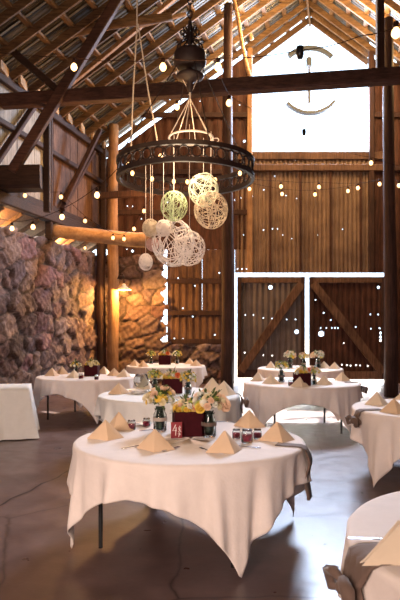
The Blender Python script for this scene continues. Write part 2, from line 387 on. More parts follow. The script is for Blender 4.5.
# roof
mb = MB()
for sgn in (-1,1):
    hw = 6.3; N_ = Vector((sgn*.6,0,.8))
    def P(s_, y, dz=0): return Vector((rx(y)+sgn*s_, y, 11.48-.74*s_+dz))
    def quad(s0, s1, ya, yb):
        vs = [P(s0,ya,.14),P(s1,ya,.14),P(s1,yb,.14),P(s0,yb,.14)]; vs += [p+Vector((0,0,.03)) for p in vs]
        mb.add(vs, [(0,1,2,3),(7,6,5,4),(0,4,5,1),(1,5,6,2),(2,6,7,3),(3,7,4,0)])
    quad(0, hw, Y0, YB+.05); quad(0, 1.85, YB+.05, YB+1.05)
ce = st('ceiling', mb, M['roof'])
for sgn in (-1,1):
    y = YB-.03; k = 0
    while y > 1.0:
        dw = random.uniform(-.02,.02)
        MB().beam((rx(y),y,11.40),(rx(y)+sgn*6.25,y+dw,11.42-.74*6.25),.06,.17,up=(0,0,1)).build('rafter', M['rafter'], ce)
        y -= .72; k += 1
    for y in (YB+.45, YB+.95):
        MB().beam((rx(y),y,11.40),(rx(y)+sgn*1.85,y,11.40-.74*1.85),.07,.18).build('rafter', M['purlin'], ce)
    s_ = .2
    while s_ < 6.2:
        ya, yb = Y0, (YB+1.0 if s_ < 1.8 else YB+.05)
        MB().beam((rx(ya)+sgn*s_,ya,11.48-.74*s_+.06),(rx(yb)+sgn*s_,yb,11.48-.74*s_+.06),.13,.07).build('purlin', M['purlin'], ce)
        s_ += .50
    y = YB-.39
    while y > 1.0:
        for off in (-.12, .14):
            MB().tube([(rx(y+off)+sgn*.1,y+off,11.48-.074+.115),(rx(y+off)+sgn*6.2,y+off,11.48-.74*6.2+.115)], .022, 5).build('glint_rib', M['glint'], ce)  # pale ribs added in place of light streaks glinting on the corrugation
        y -= .72
    # blocks between rafters at the eave
    y = YB-.39
    while y > 8: MB().box((rx(y)+sgn*5.95,y,7.0), (.06,.5,.2)).build('eave_block', M['block'], ce); y -= .72
MB().beam((rx(Y0),Y0,11.32),(rx(YB+1.0),YB+1.0,11.32),.06,.26).build('ridge_board', M['rafter'], ce)

# ------------------------------------------------------------------ timbers
def timber(name, label, p0, p1, w, h, mat, up=(0,0,1)):
    p0 = Vector(p0); p1 = Vector(p1); o = MB().beam((0,0,0), p1-p0, w, h, up).build(name, mat, loc=p0); return tag(o, label, 'beam')
def pole(name, label, p0, p1, r0, r1, mat, cat='post', bow=0, n=10):
    p0 = Vector(p0); p1 = Vector(p1); N = 14; pts = []; rr_ = []
    for i in range(N):
        t = i/(N-1); q = (p1-p0)*t+Vector((0,0,bow*math.sin(PI*t)))+Vector((math.sin(t*7),0,math.cos(t*5)))*.012
        pts.append(q); rr_.append(r0+(r1-r0)*t)
    return tag(MB().tube(pts, rr_, n, jit=.06).build(name, mat, loc=p0, smooth=True), label, cat)
def rail(px, py, Y): return at(px,py,Y)
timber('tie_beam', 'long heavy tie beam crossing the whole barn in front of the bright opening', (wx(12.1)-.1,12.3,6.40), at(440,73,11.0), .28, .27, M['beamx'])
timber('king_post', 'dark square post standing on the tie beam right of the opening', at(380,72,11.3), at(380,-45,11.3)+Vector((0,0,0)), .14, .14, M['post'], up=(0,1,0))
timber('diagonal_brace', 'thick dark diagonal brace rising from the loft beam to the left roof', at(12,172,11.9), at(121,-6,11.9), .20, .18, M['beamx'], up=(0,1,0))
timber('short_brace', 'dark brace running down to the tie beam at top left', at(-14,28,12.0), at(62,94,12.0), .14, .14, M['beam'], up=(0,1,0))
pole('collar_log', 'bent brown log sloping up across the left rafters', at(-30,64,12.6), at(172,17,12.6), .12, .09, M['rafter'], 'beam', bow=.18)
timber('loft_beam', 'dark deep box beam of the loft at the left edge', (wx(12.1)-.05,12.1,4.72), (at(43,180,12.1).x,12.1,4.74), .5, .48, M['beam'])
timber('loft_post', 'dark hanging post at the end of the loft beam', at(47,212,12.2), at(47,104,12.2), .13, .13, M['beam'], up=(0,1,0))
pole('tie_log', 'pale tan log running from the left wall past the corner post', at(49,231,14.2), at(152,241,14.2), .15, .19, M['log'], 'beam')
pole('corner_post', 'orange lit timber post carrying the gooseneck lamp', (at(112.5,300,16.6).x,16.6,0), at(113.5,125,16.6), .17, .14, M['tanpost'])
pole('wall_post', 'dark timber post tucked in the stone corner', (px2x(101,16.6),16.6,0), (px2x(101,16.6),16.6,4.2), .13, .13, M['post'])
pole('main_post', 'tall dark timber post left of the barn doors', (px2x(227,15),15,0), (px2x(228,15),15,9.95), .17, .11, M['post'])
pole('right_post', 'tall dark log post right of the barn doors', (px2x(391,13.9),13.9,0), (px2x(388,13.9),13.9,9.0), .17, .12, M['post'])
pole('lean_pole', 'slim tan pole leaning against the left side of the opening', at(233,-4,15.3), at(249.5,78,15.3), .05, .05, M['log'])
pole('lean_pole', 'short tan pole meeting the left jamb near the roof', at(239,-4,16.6), at(252,40,16.9), .06, .06, M['log'])
timber('truss_brace', 'tan timber slanting from the roof above the iron hub', at(70,84,13.2), at(172,5,13.2)+Vector((.6,0,.6)), .09, .12, M['tanpost'], up=(0,1,0))
timber('truss_strut', 'thin tan strut running flat to the rafters left of the iron hub', at(139,26,12.8), at(186,14,12.8), .07, .08, M['log'], up=(0,1,0))
timber('wall_strut', 'dark slanting strut between left wall boards and the corner post', at(64,203,14.5), at(100,130,15.4), .12, .12, M['post'], up=(0,1,0))
timber('upper_girt', 'dark girt beam behind the tie log near the corner', at(96,196,16.4), at(222,188,16.4), .16, .18, M['post'])

# ------------------------------------------------------------------ tables
def cloth_mesh(R=.925, a=1.168, H=.752, rot=0, seed=0, nphi=240, nr=22):
    r = random.Random(seed); ph = [r.uniform(0,2*PI) for _ in range(4)]
    mb = MB(); vs = []; fs = []
    top_r = [0, .3, .6, .82, R-.02, R]
    for i, q in enumerate(top_r):
        for k in range(nphi):
            t = 2*PI*k/nphi; vs.append((q*math.cos(t), q*math.sin(t), H-(0.004 if q == R else 0)+.0015*math.sin(9*q+5*t)))
    for j in range(1, nr+1):
        for k in range(nphi):
            t = 2*PI*k/nphi; tt = t-rot
            md = a/max(abs(math.cos(tt)), abs(math.sin(tt))); drop = (md-R)
            corner = (abs(math.sin(2*tt)))**3
            d = drop*j/nr
            s_ = (t*R)
            fold = math.sin(14*t+ph[0]+.9*math.sin(3*t+ph[1]))*.45+math.sin(25*t+ph[2]+math.sin(5*t))*.30+math.sin(41*t+ph[3]+1.5*math.sin(4*t+ph[1]))*.16+math.sin(4*tt*4+PI/2)*.0
            cf = math.cos(6*2*(tt-PI/4))*corner            # deeper cones at the corners
            amp = min(d,.5)*.26
            rad = R+.012+.05*min(d,.35)*.6+amp*fold*(1-.5*corner)+cf*d*.04+.0*corner*d
            z = H-.004-d*(1+.035*max(0,corner))
            # corners sweep a little towards the tip
            sw = 0
            u = ((tt-PI/4+PI/4) % (PI/2))-PI/4             # angle from the nearest corner
            t2 = t-u*corner*.22*min(1,d/.7)
            if u == 0: t2 = t
            vs.append((rad*math.cos(t2), rad*math.sin(t2), max(z,.012)))
    N = len(top_r)+nr
    for i in range(N-1):
        for k in range(nphi): fs.append((i*nphi+k, i*nphi+(k+1)%nphi, (i+1)*nphi+(k+1)%nphi, (i+1)*nphi+k))
    mb.add(vs, fs); return mb
TOPZ = .752
tables = {}
tb0 = None
def table(key, px, Z, rot, where, legrot=0, mat='cloth', clothname=None, k=1):
    global tb0
    x = (px-200)/F*Z
    lab = 'round folding banquet table under the cloth, '+where
    if tb0 is None:
        tb0 = t = thing('round_table', lab, 'table', (x,Z,0), legrot); t.scale = (k,k,1)
        mb = MB(); mb.lathe([(.001,.715),(.90,.715),(.912,.722),(.912,.738),(.90,.745),(.001,.745)], 48); mb.build('tabletop', M['plate'], t)
        for sx in (-1,1):
            for sy in (-1,1):
                MB().tube([(sx*.50,sy*.52,.715),(sx*.52,sy*.53,.4),(sx*.52,sy*.53,.0)], .017, 8).build('leg', M['black'], t)
            MB().tube([(sx*.505,-.525,.56),(sx*.505,.525,.56)], .012, 6).build('crossbar', M['black'], t)
            MB().tube([(sx*.505,0,.56),(sx*.12,0,.71)], .010, 6).build('folding_strut', M['black'], t)
    else: t = dup(tb0, (x,Z,0), legrot, lab); t.scale = (k,k,1)
    me = cloth_mesh(R=.925*k, a=1.168*k if k == 1 else 1.142, rot=rot, seed=len(tables)+1)
    o = me.build('tablecloth', M[mat], smooth=True, loc=(x,Z,0))
    md = o.modifiers.new('s','SOLIDIFY'); md.thickness = .003; md.offset = 1
    tag(o, (clothname or 'white tablecloth')+' with low pointed corners on the round table '+where, 'tablecloth')
    tables[key] = (x, Z)
R25 = math.radians
W = {'A':'nearest the viewer', 'B':'behind the nearest one', 'C':'beside the left wall', 'D':'before the stone corner',
     'E':'before the barn doors', 'F':'right at the barn doors', 'G':'at the right edge', 'H':'in the bottom right corner'}
# a corner of the cloth points at azimuth rot+45deg
table('A', 189.5, 4.62, R25(-68-45), W['A'], R25(70), k=.965)
table('B', 169, 7.8, R25(20), W['B'], R25(20), 'cloth_cool')
table('C', 88, 10.8, R25(-115), W['C'], R25(75))
table('D', 166, 14.0, R25(0), W['D'])
table('E', 301, 9.55, R25(-50-45), W['E'], R25(2))
table('F', 300, 13.0, R25(10), W['F'])
table('G', 440, 6.4, R25(-151-45), W['G'], R25(20))
table('H', 586, 2.35, R25(-10), W['H'], R25(30))
# buffet table at the left edge
bx = thing('buffet_table', 'long rectangular table cut by the left edge', 'table', (-2.50,8.55,0), R25(14))
MB().box((-.95,.42,.725), (1.84,.74,.04)).build('tabletop', M['plate'], bx)
for sx in (-.15,-1.75):
    for sy in (.12,.72): MB().tube([(sx,sy,.71),(sx,sy,0)], .017, 8).build('leg', M['black'], bx)
def rect_cloth(x0, x1, y0, y1, H, drop):
    mb = MB(); P_ = []; n = 60
    per = [(x0+(x1-x0)*i/n, y0) for i in range(n)]+[(x1, y0+(y1-y0)*i/n) for i in range(n)]+[(x1-(x1-x0)*i/n, y1) for i in range(n)]+[(x0, y1-(y1-y0)*i/n) for i in range(n)]
    cx, cy = (x0+x1)/2, (y0+y1)/2; m_ = len(per); vs = []; nr = 10
    for j in range(nr+1):
        for i, (x, y) in enumerate(per):
            d = drop*j/nr; f = 1+0*d
            cor = max(0, abs(x-cx)/((x1-x0)/2)+abs(y-cy)/((y1-y0)/2)-1.6)
            o = (.045*math.sin(i*.62)+.03*math.sin(i*.29+1))*d+.09*d+cor*d*.2
            l = math.hypot(x-cx, y-cy); vs.append((x+(x-cx)/l*o, y+(y-cy)/l*o, H-d))
    fs = [(j*m_+i, j*m_+(i+1)%m_, (j+1)*m_+(i+1)%m_, (j+1)*m_+i) for j in range(nr) for i in range(m_)]
    fs.append(tuple(range(m_-1,-1,-1))); return mb.add(vs, fs)
o = rect_cloth(-1.9,0,.02,.82,.75,.735).build('tablecloth', M['cloth_cool'], smooth=True, loc=(-2.50,8.55,0)); o.rotation_euler = (0,0,R25(14))
tag(o, 'plain white floor-length cloth on the rectangular table at the left edge', 'tablecloth')

# napkins: standing pyramid folds
def napkin_mesh():
    mb = MB()
    A_ = Vector((0,.0,.138)); L_ = Vector((-.135,.015,0)); R_ = Vector((.135,.015,0)); Fp = Vector((.02,-.095,0)); Bk = Vector((0,.10,0))
    def tri(a_, b_, c_, bulge, n=7):
        idx = {}; vs = []; nn = (b_-a_).cross(c_-a_).normalized()
        for i in range(n+1):
            for j in range(n+1-i):
                u, v_ = i/n, j/n; w_ = 1-u-v_
                p = a_*w_+b_*u+c_*v_; p = p+nn*bulge*(27*u*v_*w_*.35+.6*u*v_); idx[i,j] = len(vs); vs.append((p.x,p.y,max(p.z,0)))
        fs = []
        for i in range(n):
            for j in range(n-i):
                fs.append((idx[i,j], idx[i+1,j], idx[i,j+1]))
                if i+j < n-1: fs.append((idx[i+1,j], idx[i+1,j+1], idx[i,j+1]))
        mb.add(vs, fs)
    tri(A_, L_, Fp, .012); tri(A_, Fp, R_, .012)
    s_ = Vector((0,.014,-.006))
    tri(A_+s_, L_*.93+s_, Vector((-.02,.02,.0)), .01); tri(A_+s_, Vector((.02,.02,0)), R_*.93+s_, .01)
    return mb
np_ = napkin_mesh()
def napk(name, mat):
    o = np_.build(name, mat, smooth=False); md = o.modifiers.new('s','SOLIDIFY'); md.thickness = .004; md.offset = -1; return o
N0 = {k: napk('folded_napkin', M[k]) for k in ('napkin','napkin2')}; usedn = set()
def tpos(key, px, py, rmax=.76):
    Z = 508.1/(py-HY); p = Vector(((px-200)/F*Z, Z, TOPZ)); c = Vector((*tables[key], TOPZ)); d = p-c
    if d.length > rmax: d = d.normalized()*rmax
    return c+d
def napkin(key, px, py, rz_, label, kind='napkin', sc=1, rmax=.76):
    p = tpos(key, px, py, rmax); src = N0[kind]
    if kind in usedn: o = src.copy(); C.objects.link(o)
    else: o = src; usedn.add(kind)
    o.location = p+Vector((0,0,.003)); o.rotation_euler = (0,0,R25(rz_)); o.scale = (sc*1.08,)*3 if key != 'H' else (1.6,1.5,.95)
    tag(o, label, 'napkin', 'napkins folded into standing pyramids')
T_A, T_B, T_C, T_D, T_E, T_F, T_G = ('on the nearest table','on the second table','on the left wall table','on the stone corner table','before the barn doors','on the farthest table at the doors','on the right-edge table')
napkin('A',105.5,439,8, 'cream pyramid napkin, leftmost and in front '+T_A)
napkin('A',103.5,427.5,-30, 'cream pyramid napkin standing behind the leftmost napkin '+T_A)
napkin('A',155,450,-12, 'peach pyramid napkin left of centre at the front rim '+T_A)
napkin('A',225,452,25, 'cream pyramid napkin right of centre at the front rim '+T_A)
napkin('A',277,441,5, 'cream pyramid napkin, rightmost '+T_A)
napkin('A',260,425,-15, 'cream pyramid napkin at the back right '+T_A)
napkin('B',119,394,10, 'cream pyramid napkin at the left rim '+T_B)
napkin('B',126,385,40, 'ivory pyramid napkin at the back left '+T_B, 'napkin2', 1.15)
napkin('B',212,391,-35, 'pale pyramid napkin behind the flowers, left of the two '+T_B, 'napkin2', 1.25)
napkin('B',224,395,15, 'pale pyramid napkin at the right rim, right of the two '+T_B, 'napkin2', 1.25)
for k,(px,py,r_,l) in enumerate([(52,376,30,'cream napkin, leftmost'),(61,374,-20,'cream napkin, second from left'),(74,378,0,'whiter napkin left of the flower jars'),(104,374,20,'cream napkin right of the flower box'),(114,376,-10,'cream napkin, second from right'),(124,377,30,'ivory napkin, rightmost')]):
    napkin('C',px,py,r_,l+', pyramid folded, '+T_C, 'napkin2' if k in (2,5) else 'napkin')
for px,py,r_,l in [(132,366,20,'leftmost'),(141,367,-20,'second from left'),(190,364,30,'second from right'),(199,366,0,'rightmost')]:
    napkin('D',px,py,r_,'small cream pyramid napkin, '+l+', '+T_D)
for px,py,r_,l in [(258,381,25,'leftmost'),(271,384,-10,'second from left'),(299,389,0,'at the centre of the front rim'),(324,385,5,'second from right'),(342,381,-25,'rightmost')]:
    napkin('E',px,py,r_,'pale pyramid napkin, '+l+', '+T_E, 'napkin2')
for px,py,r_,l in [(271,368,25,'leftmost'),(324,368,-10,'second from right'),(335,369,5,'rightmost')]:
    napkin('F',px,py,r_,'small pale pyramid napkin, '+l+', '+T_F, 'napkin2')
napkin('G',377,405,5,'cream pyramid napkin at the left rim '+T_G, 'napkin2')
napkin('G',394,413,-10,'orange-toned pyramid napkin at the front rim '+T_G)
napkin('G',402,399,-10,'white-lit pyramid napkin cut by the frame '+T_G, 'napkin2')
napkin('H',404,556,35,'large cream pyramid napkin on the bottom right corner table', 'napkin2', 1.3, .80)

# taupe gauze runners, each lying on the top and hanging over the rim
def runner(key, az, r0, width, drop, label, knot=True):
    cx, cy = tables[key]; mb = MB(); n = 10
    R_ = .945 if key != 'A' else .912; prof = [(r0,TOPZ+.007),(.6*r0+.4*R_,TOPZ+.007),(R_-.03,TOPZ+.007),(R_+.012,TOPZ-.008),(R_+.022,TOPZ-.05)]+[(R_+.028+.012*math.sin(i), TOPZ-.05-drop*i/8) for i in range(1,9)]
    vs = []
    for j, (q, z) in enumerate(prof):
        hang = max(0, j-3); w_ = width*(1-.45*math.exp(-((hang-2.0)/1.2)**2) if (knot and hang > 0) else 1)*(1 if hang else 1)
        for i in range(n+1):
            s_ = (i/n-.5)*w_; rip = .014*math.sin(i*2.1+j*.4)*(1 if hang else .08)
            qq = q+rip if hang else q
            if j <= 3: x, y = math.sqrt(max(0,q*q-s_*s_)) if q > abs(s_) else q, s_
            else: x, y = math.sqrt(max(.01,(qq)**2-s_*s_)), s_
            vs.append((x, y, z+(abs(rip) if not hang else 0)))
    m_ = n+1; fs = [(j*m_+i, j*m_+i+1, (j+1)*m_+i+1, (j+1)*m_+i) for j in range(len(prof)-1) for i in range(n)]
    mb.add(vs, fs); t = thing('table_runner', label, 'table runner', (cx,cy,0), R25(az))
    o = mb.build('gauze_band', M['taupe'], t, True); md = o.modifiers.new('s','SOLIDIFY'); md.thickness = .003; md.offset = 1
    if knot:
        kb = MB()
        for sy in (-1,1):
            lp = [Vector((R_+.06,0,TOPZ-.11)), Vector((R_+.09,sy*.05,TOPZ-.07)), Vector((R_+.09,sy*.10,TOPZ-.09)), Vector((R_+.08,sy*.09,TOPZ-.15)), Vector((R_+.07,sy*.03,TOPZ-.13))]
            kb.tube(lp, [.012,.022,.028,.022,.012], 7)
        kb.ball((R_+.075,0,TOPZ-.115), .028, 8); kb.build('bow_knot', M['taupe'], t, True)
runner('A', -20, .70, .11, .33, 'taupe gauze runner hanging over the right rim of the nearest table', False)
runner('B', 0, .7, .12, .2, 'dark taupe runner end over the right rim of the table behind the nearest one')
runner('E', -4, .7, .12, .1, 'dark runner end knotted at the right rim of the table before the barn doors')
runner('G', 190, .7, .12, .12, 'dark taupe runner end at the left rim of the right-edge table')
runner('H', 187, -.0+.05, .22, .40, 'taupe gauze runner with bow on the bottom right corner table')

# ------------------------------------------------------------------ flowers
def petal(mb, base, out, up, L, Wd, curl):
    side = out.cross(up).normalized(); vs = []
    for i, t in enumerate((0,.4,.75,1.0)):
        w_ = Wd*(.35,.95,1.0,.45)[i]; c_ = base+out*L*t*(1-.25*curl*t)+up*L*curl*t*t
        for s_ in (-1,0,1): vs.append(c_+side*w_*s_*.5+up*(.12*Wd*abs(s_)))
    mb.add(vs, [(r*3+k, r*3+k+1, r*3+k+4, r*3+k+3) for r in range(3) for k in range(2)])
def rose_mesh(seed):
    r = random.Random(seed); mb = MB(); Z_ = Vector((0,0,1))
    for ring, (n, tilt, L, Wd, h) in enumerate([(6,.15,.034,.034,0),(6,.7,.031,.032,.004),(5,1.4,.027,.028,.007),(4,2.6,.022,.022,.008)]):
        for k in range(n):
            a_ = 2*PI*(k+.5*ring)/n+r.uniform(-.1,.1); out = Vector((math.cos(a_),math.sin(a_),0))
            e = math.atan(tilt); d = (out*math.cos(e)+Z_*math.sin(e)).normalized(); u = (Z_*math.cos(e)-out*math.sin(e))
            petal(mb, Vector((0,0,h))+out*.004, d, u, L, Wd, .25)
    mb.ball((0,0,.014), .011, 8); return mb
def daisy_mesh(seed):
    r = random.Random(seed); mb = MB(); Z_ = Vector((0,0,1))
    for ring, (n, e, L) in enumerate([(13,.15,.030),(11,.6,.024),(8,1.0,.017)]):
        for k in range(n):
            a_ = 2*PI*(k+.4*ring)/n; out = Vector((math.cos(a_),math.sin(a_),0)); d = out*math.cos(e)+Z_*math.sin(e)
            petal(mb, out*.003, d, Z_*math.cos(e)-out*math.sin(e), L, .010, .15)
    mb.ball((0,0,.005), .007, 8); return mb
def leaves_mesh(rad, h, n, seed):
    r = random.Random(seed); mb = MB()
    for k in range(n):
        a_ = r.uniform(0,2*PI); e = r.uniform(-.3,1.3); out = Vector((math.cos(a_)*math.cos(e), math.sin(a_)*math.cos(e), math.sin(e)))
        u = Vector((0,0,1))-out*out.z; u = u.normalized() if u.length > .1 else Vector((1,0,0))
        base = Vector((0,0,h))+out*rad*r.uniform(.2,.7); petal(mb, base, out, u, r.uniform(.04,.075), r.uniform(.012,.022), r.uniform(-.3,.3))
        mb.tube([Vector((0,0,h-.03)), base], .0015, 3)
    return mb
rose = rose_mesh(1); daisy = daisy_mesh(2)
FM = {}
def flower(parent, kind, col, pos, nrm, sc, rich=True):
    key = (kind, col)
    if key not in FM:
        me = (rose if kind == 'rose' else daisy)
        o = me.build(kind, M['f_'+col], None, True); FM[key] = o.data; bpy.data.objects.remove(o)
    o = bpy.data.objects.new({'rose':'rose_bloom','daisy':'daisy_bloom'}[kind], FM[key]); C.objects.link(o); o.parent = parent
    o.location = pos; o.rotation_euler = Vector(nrm).to_track_quat('Z','Y').to_euler(); o.scale = (sc,)*3
    o['label'] = col+' bloom'
def bouquet(parent, rad, h, n, cols, seed, squash=(1,1,.85), sc=1.0):
    r = random.Random(seed); ga = PI*(3-5**.5)
    for k in range(n):
        t = (k+.5)/n; zz = 1-1.15*t; rr_ = math.sqrt(max(0,1-zz*zz)); a_ = ga*k+seed
        d = Vector((rr_*math.cos(a_), rr_*math.sin(a_), zz)); q = rad*r.uniform(.82,1.12)
        col, kind = r.choice(cols)
        flower(parent, kind, col, Vector((d.x*q*squash[0], d.y*q*squash[1], h+d.z*q*squash[2])), d+Vector((0,0,.15)), sc*.86*r.uniform(.7,1.15)*(1 if kind == 'rose' else .95))
    leaves_mesh(rad*1.12, h, 64, seed).build('foliage', M['leaf'], parent)
CA = [('yellow','daisy'),('yellow','daisy'),('cream','rose'),('peach','rose'),('white','daisy'),('lime','daisy')]
def jar(name, label, loc, cols, seed, n=16, rad=.07, twine='taupe', rz_=0, sc=1):
    t = thing(name, label, 'flower arrangement', loc, rz_)
    gj = MB().lathe([(.001,.0),(.040,.0),(.045,.008),(.045,.115),(.034,.135),(.036,.152),(.038,.155),(.033,.155),(.031,.135),(.041,.114),(.041,.01),(.001,.008)], 24).build('glass_jar', M['glass'], t, True)
    mb = MB(); r = random.Random(seed)
    mb.lathe([(.001,.012),(.030,.012),(.034,.03),(.034,.07),(.024,.13),(.024,.16),(.001,.17)], 12)
    for k in range(14):
        a_ = r.uniform(0,2*PI); mb.tube([(r.uniform(0,.03)*math.cos(a_), r.uniform(0,.03)*math.sin(a_), .02), (.028*math.cos(a_+2), .028*math.sin(a_+2), .17)], .003, 5)
    mb.build('stems', M['stem'], t, True)
    tw = MB()
    for k in range(4): tw.tube([(.0465*math.cos(2*PI*i/20), .0465*math.sin(2*PI*i/20), .075+.006*k) for i in range(20)], .0035, 5, True)
    tw.build('twine_wrap', M['rope'] if twine == 'rope' else M['taupe'], gj)
    bouquet(t, rad, .205, int(n*1.35), cols, seed); t.scale = (sc,)*3; return t
def flowerbox(label, loc, seed, n=24, s=.235, hgt=.20, rz_=0):
    t = thing('flower_box', label, 'flower arrangement', loc, rz_)
    a_ = s/2; mb = MB(); th = .006
    for sx, sy, dx, dy in ((0,-1,s,th),(0,1,s,th),(-1,0,th,s),(1,0,th,s)): mb.box((sx*a_,sy*a_,hgt/2), (dx+th,dy+th,hgt))
    mb.box((0,0,th), (s,s,th)); mb.box((0,0,hgt-.03), (s-.01,s-.01,.01)); mb.build('burgundy_box', M['burg'], t)
    r = random.Random(seed); cols = [('cream','rose'),('peach','rose'),('yellow','rose'),('lime','daisy'),('yellow','daisy'),('white','rose'),('cream','daisy'),('peach','rose')]
    bouquet(t, .118, hgt-.0, n, cols, seed, (1.05,1.0,.62), 1.15); return t
fb = flowerbox('burgundy square box of peach and orange blooms at the middle of the nearest table', Vector((*tpos('A',188.5,434.5).xy, TOPZ+.001)), 4, rz_=R25(8), n=40)
jl = jar('flower_jar', 'glass jar of yellow and peach blooms left of the burgundy box on the nearest table', tpos('A',160,431.5)+Vector((0,0,.001)), CA, 3, 24, .088, 'rope', sc=1.25)
jr = jar('flower_jar', 'glass jar of white and green blooms right of the burgundy box on the nearest table', tpos('A',209,437)+Vector((0,0,.001)), [('white','daisy'),('lime','daisy'),('white','rose'),('peach','rose'),('cream','rose')], 8, 26, .088, sc=1.25)
flower(jr, 'rose', 'peach', (.085,-.02,.205), (.6,-.7,.3), 1.5); flower(jr, 'rose', 'yellow', (-.05,-.06,.19), (-.3,-.8,.3), 1.1)
flower(fb, 'rose', 'orange', (.06,-.10,.235), (.1,-.9,.5), 1.3)
CY = [('yellow','daisy'),('yellow','daisy'),('white','daisy'),('lime','daisy')]
jy = jar('flower_jar', 'jar of bright yellow blooms left of the box on the second table', tpos('B',155,391)+Vector((0,0,.001)), CY, 12, 22, .098)
jy2 = jar('flower_jar', 'wide jar of yellow blooms right of the box on the second table', tpos('B',188,395)+Vector((0,0,.001)), CY, 13, 24, .11)
jc = jar('flower_jar', 'small jar of ivory blooms left of the box on the left wall table', tpos('C',76,377)+Vector((0,0,.001)), [('cream','rose'),('yellow','daisy'),('white','daisy')], 15, 14, .08)
dup(fb, tpos('B',172,393)+Vector((0,0,.001)), R25(12), 'burgundy flower box between two jars on the table behind the nearest one')
fw = flowerbox('dark flower box heaped with creamy white blooms on the table by the left stone wall', tpos('C',92,376)+Vector((0,0,.001)), 22)
for o in kids(fw):
    if 'bloom' in o.name: o.data = FM[('rose','cream')] if 'rose' in o.name else FM[('daisy','yellow')] if ('daisy','yellow') in FM else o.data; o['label'] = 'pale bloom'
dup(fb, tpos('D',165,364.5)+Vector((0,0,.001)), R25(0), 'small burgundy flower box on the farthest table before the stone corner', sc=1.15)
dup(jy, tpos('D',151,364)+Vector((0,0,.001)), 1, 'jar of yellow blooms left of the box on the farthest table', sc=1.1)
dup(jy2, tpos('D',177,364)+Vector((0,0,.001)), 2, 'jar of yellow blooms right of the box on the farthest table', sc=1.1)
dup(fb, tpos('E',302,386)+Vector((0,0,.001)), R25(45), 'dark red flower box at the centre of the table before the barn doors', sc=(.8,.8,1.0))
dup(jy, tpos('E',281.5,382)+Vector((0,0,.001)), 2, 'jar of yellow blooms left of the red box before the barn doors', sc=1.15)
dup(jl, tpos('E',314,385)+Vector((0,0,.001)), 3, 'jar of mixed pale blooms right of the red box before the barn doors', sc=.95)
dup(jr, tpos('F',290,368)+Vector((0,0,.001)), 1, 'jar of white blooms, left of three on the farthest table at the doors', sc=1.3)
dup(jl, tpos('F',304,368)+Vector((0,0,.001)), 2, 'jar of peach blooms, middle of three on the farthest table at the doors', sc=1.15)
dup(jr, tpos('F',318,368)+Vector((0,0,.001)), 3, 'jar of white blooms, right of three on the farthest table at the doors', sc=1.3)

# number card "4"
tcd = thing('number_card', 'crimson table card with white hand-drawn 4 beside the burgundy box', 'table number', tpos('A',176.5,438.5)+Vector((0,0,.001)), R25(6))
MB().box((0,0,.064), (.088,.012,.126)).build('card', M['redcard'], tcd)
mb = MB(); q = -.0075
for pts in ([(-.006,.108),(-.030,.060),(.002,.062)], [(-.004,.088),(-.008,.022)]): mb.tube([(x_,q,z_) for x_,z_ in pts], .0038, 5)
mb.build('numeral', M['white'], tcd)
mb = MB()
for pts in ([(.028,.098),(.016,.080),(.030,.066),(.014,.052),(.026,.040),(.016,.012)], [(.034,.088),(.018,.070),(.036,.050)], [(.010,.036),(.032,.030)]): mb.tube([(x_,q,z_) for x_,z_ in pts], .0028, 5)
mb.build('drawn_sprig', M['white'], tcd)

# votives
v0 = None
def votive(key, px, py, label, sc=1):
    global v0
    p = tpos(key, px, py, .85)+Vector((0,0,.001))
    if v0 is None:
        v0 = t = thing('votive_jar', label, 'candle', p, 0, 'small glass votives with burgundy candles')
        MB().lathe([(.001,0),(.026,0),(.029,.006),(.029,.048),(.024,.056),(.026,.066),(.023,.066),(.021,.056),(.026,.046),(.026,.008),(.001,.006)], 20).build('glass_cup', M['glass'], t, True)
        MB().lathe([(.001,.008),(.0255,.008),(.0255,.040),(.001,.042)], 18).build('candle', M['candle'], t, True)
        MB().tube([(.025*math.cos(a_), .025*math.sin(a_), .060) for a_ in np.linspace(0,2*PI,16)[:-1]], .002, 4, True).build('wire_ring', M['silver'], t)
    else: t = dup(v0, p, px*.1, label)
    t.scale = (sc,sc,sc)
votive('A',121.5,429,'burgundy votive jar, leftmost of the left three on the nearest table',1.25)
votive('A',131.5,430,'burgundy votive jar, middle of the left three on the nearest table',1.25)
votive('A',146.5,427,'burgundy votive jar next to the left flower jar on the nearest table',1.15)
votive('A',236.5,439,'burgundy votive jar, leftmost of the right three on the nearest table',1.15)
votive('A',247,443,'tall clear jar with burgundy candle, middle of the right three on the nearest table',1.55)
votive('A',257.5,439,'burgundy votive jar, rightmost of the right three on the nearest table',1.15)
votive('C',81,379,'small reddish votive jar on the table by the left stone wall',1.4)
votive('E',291,386,'burgundy votive jar left of the red box before the barn doors',1.5)
votive('C',97,380,'clear votive right of the flower box on the table by the left stone wall',1.3)

# cutlery
def fork_m():
    mb = MB(); mb.beam((0,-.09,.003),(0,.03,.004),.009,.003); mb.beam((0,.03,.004),(0,.05,.004),.022,.003)
    for x_ in (-.009,-.003,.003,.009): mb.beam((x_,.05,.004),(x_,.085,.006),.003,.002)
    return mb
def knife_m(): return MB().beam((0,-.10,.004),(0,.0,.004),.013,.005).beam((0,0,.004),(0,.10,.003),.018,.002)
f0 = fork_m().build('fork', M['silver']); k0 = knife_m().build('knife', M['silver']); uf = set()
def cut(kind, key, px, py, rz_, label):
    src = f0 if kind == 'fork' else k0
    o = src if kind not in uf else src.copy()
    if kind in uf: C.objects.link(o)
    uf.add(kind); o.location = tpos(key, px, py, .86)+Vector((0,0,.004)); o.rotation_euler = (0,0,R25(rz_)); tag(o, label, kind)
cut('fork','A',132,448,-50,'steel fork left of the front left peach napkin')
cut('knife','A',171,450,-35,'steel knife right of the front left peach napkin')
cut('fork','A',206,451,30,'steel fork left of the front right napkin')
cut('knife','A',248,448,62,'steel knife lying between the front right and rightmost napkins')
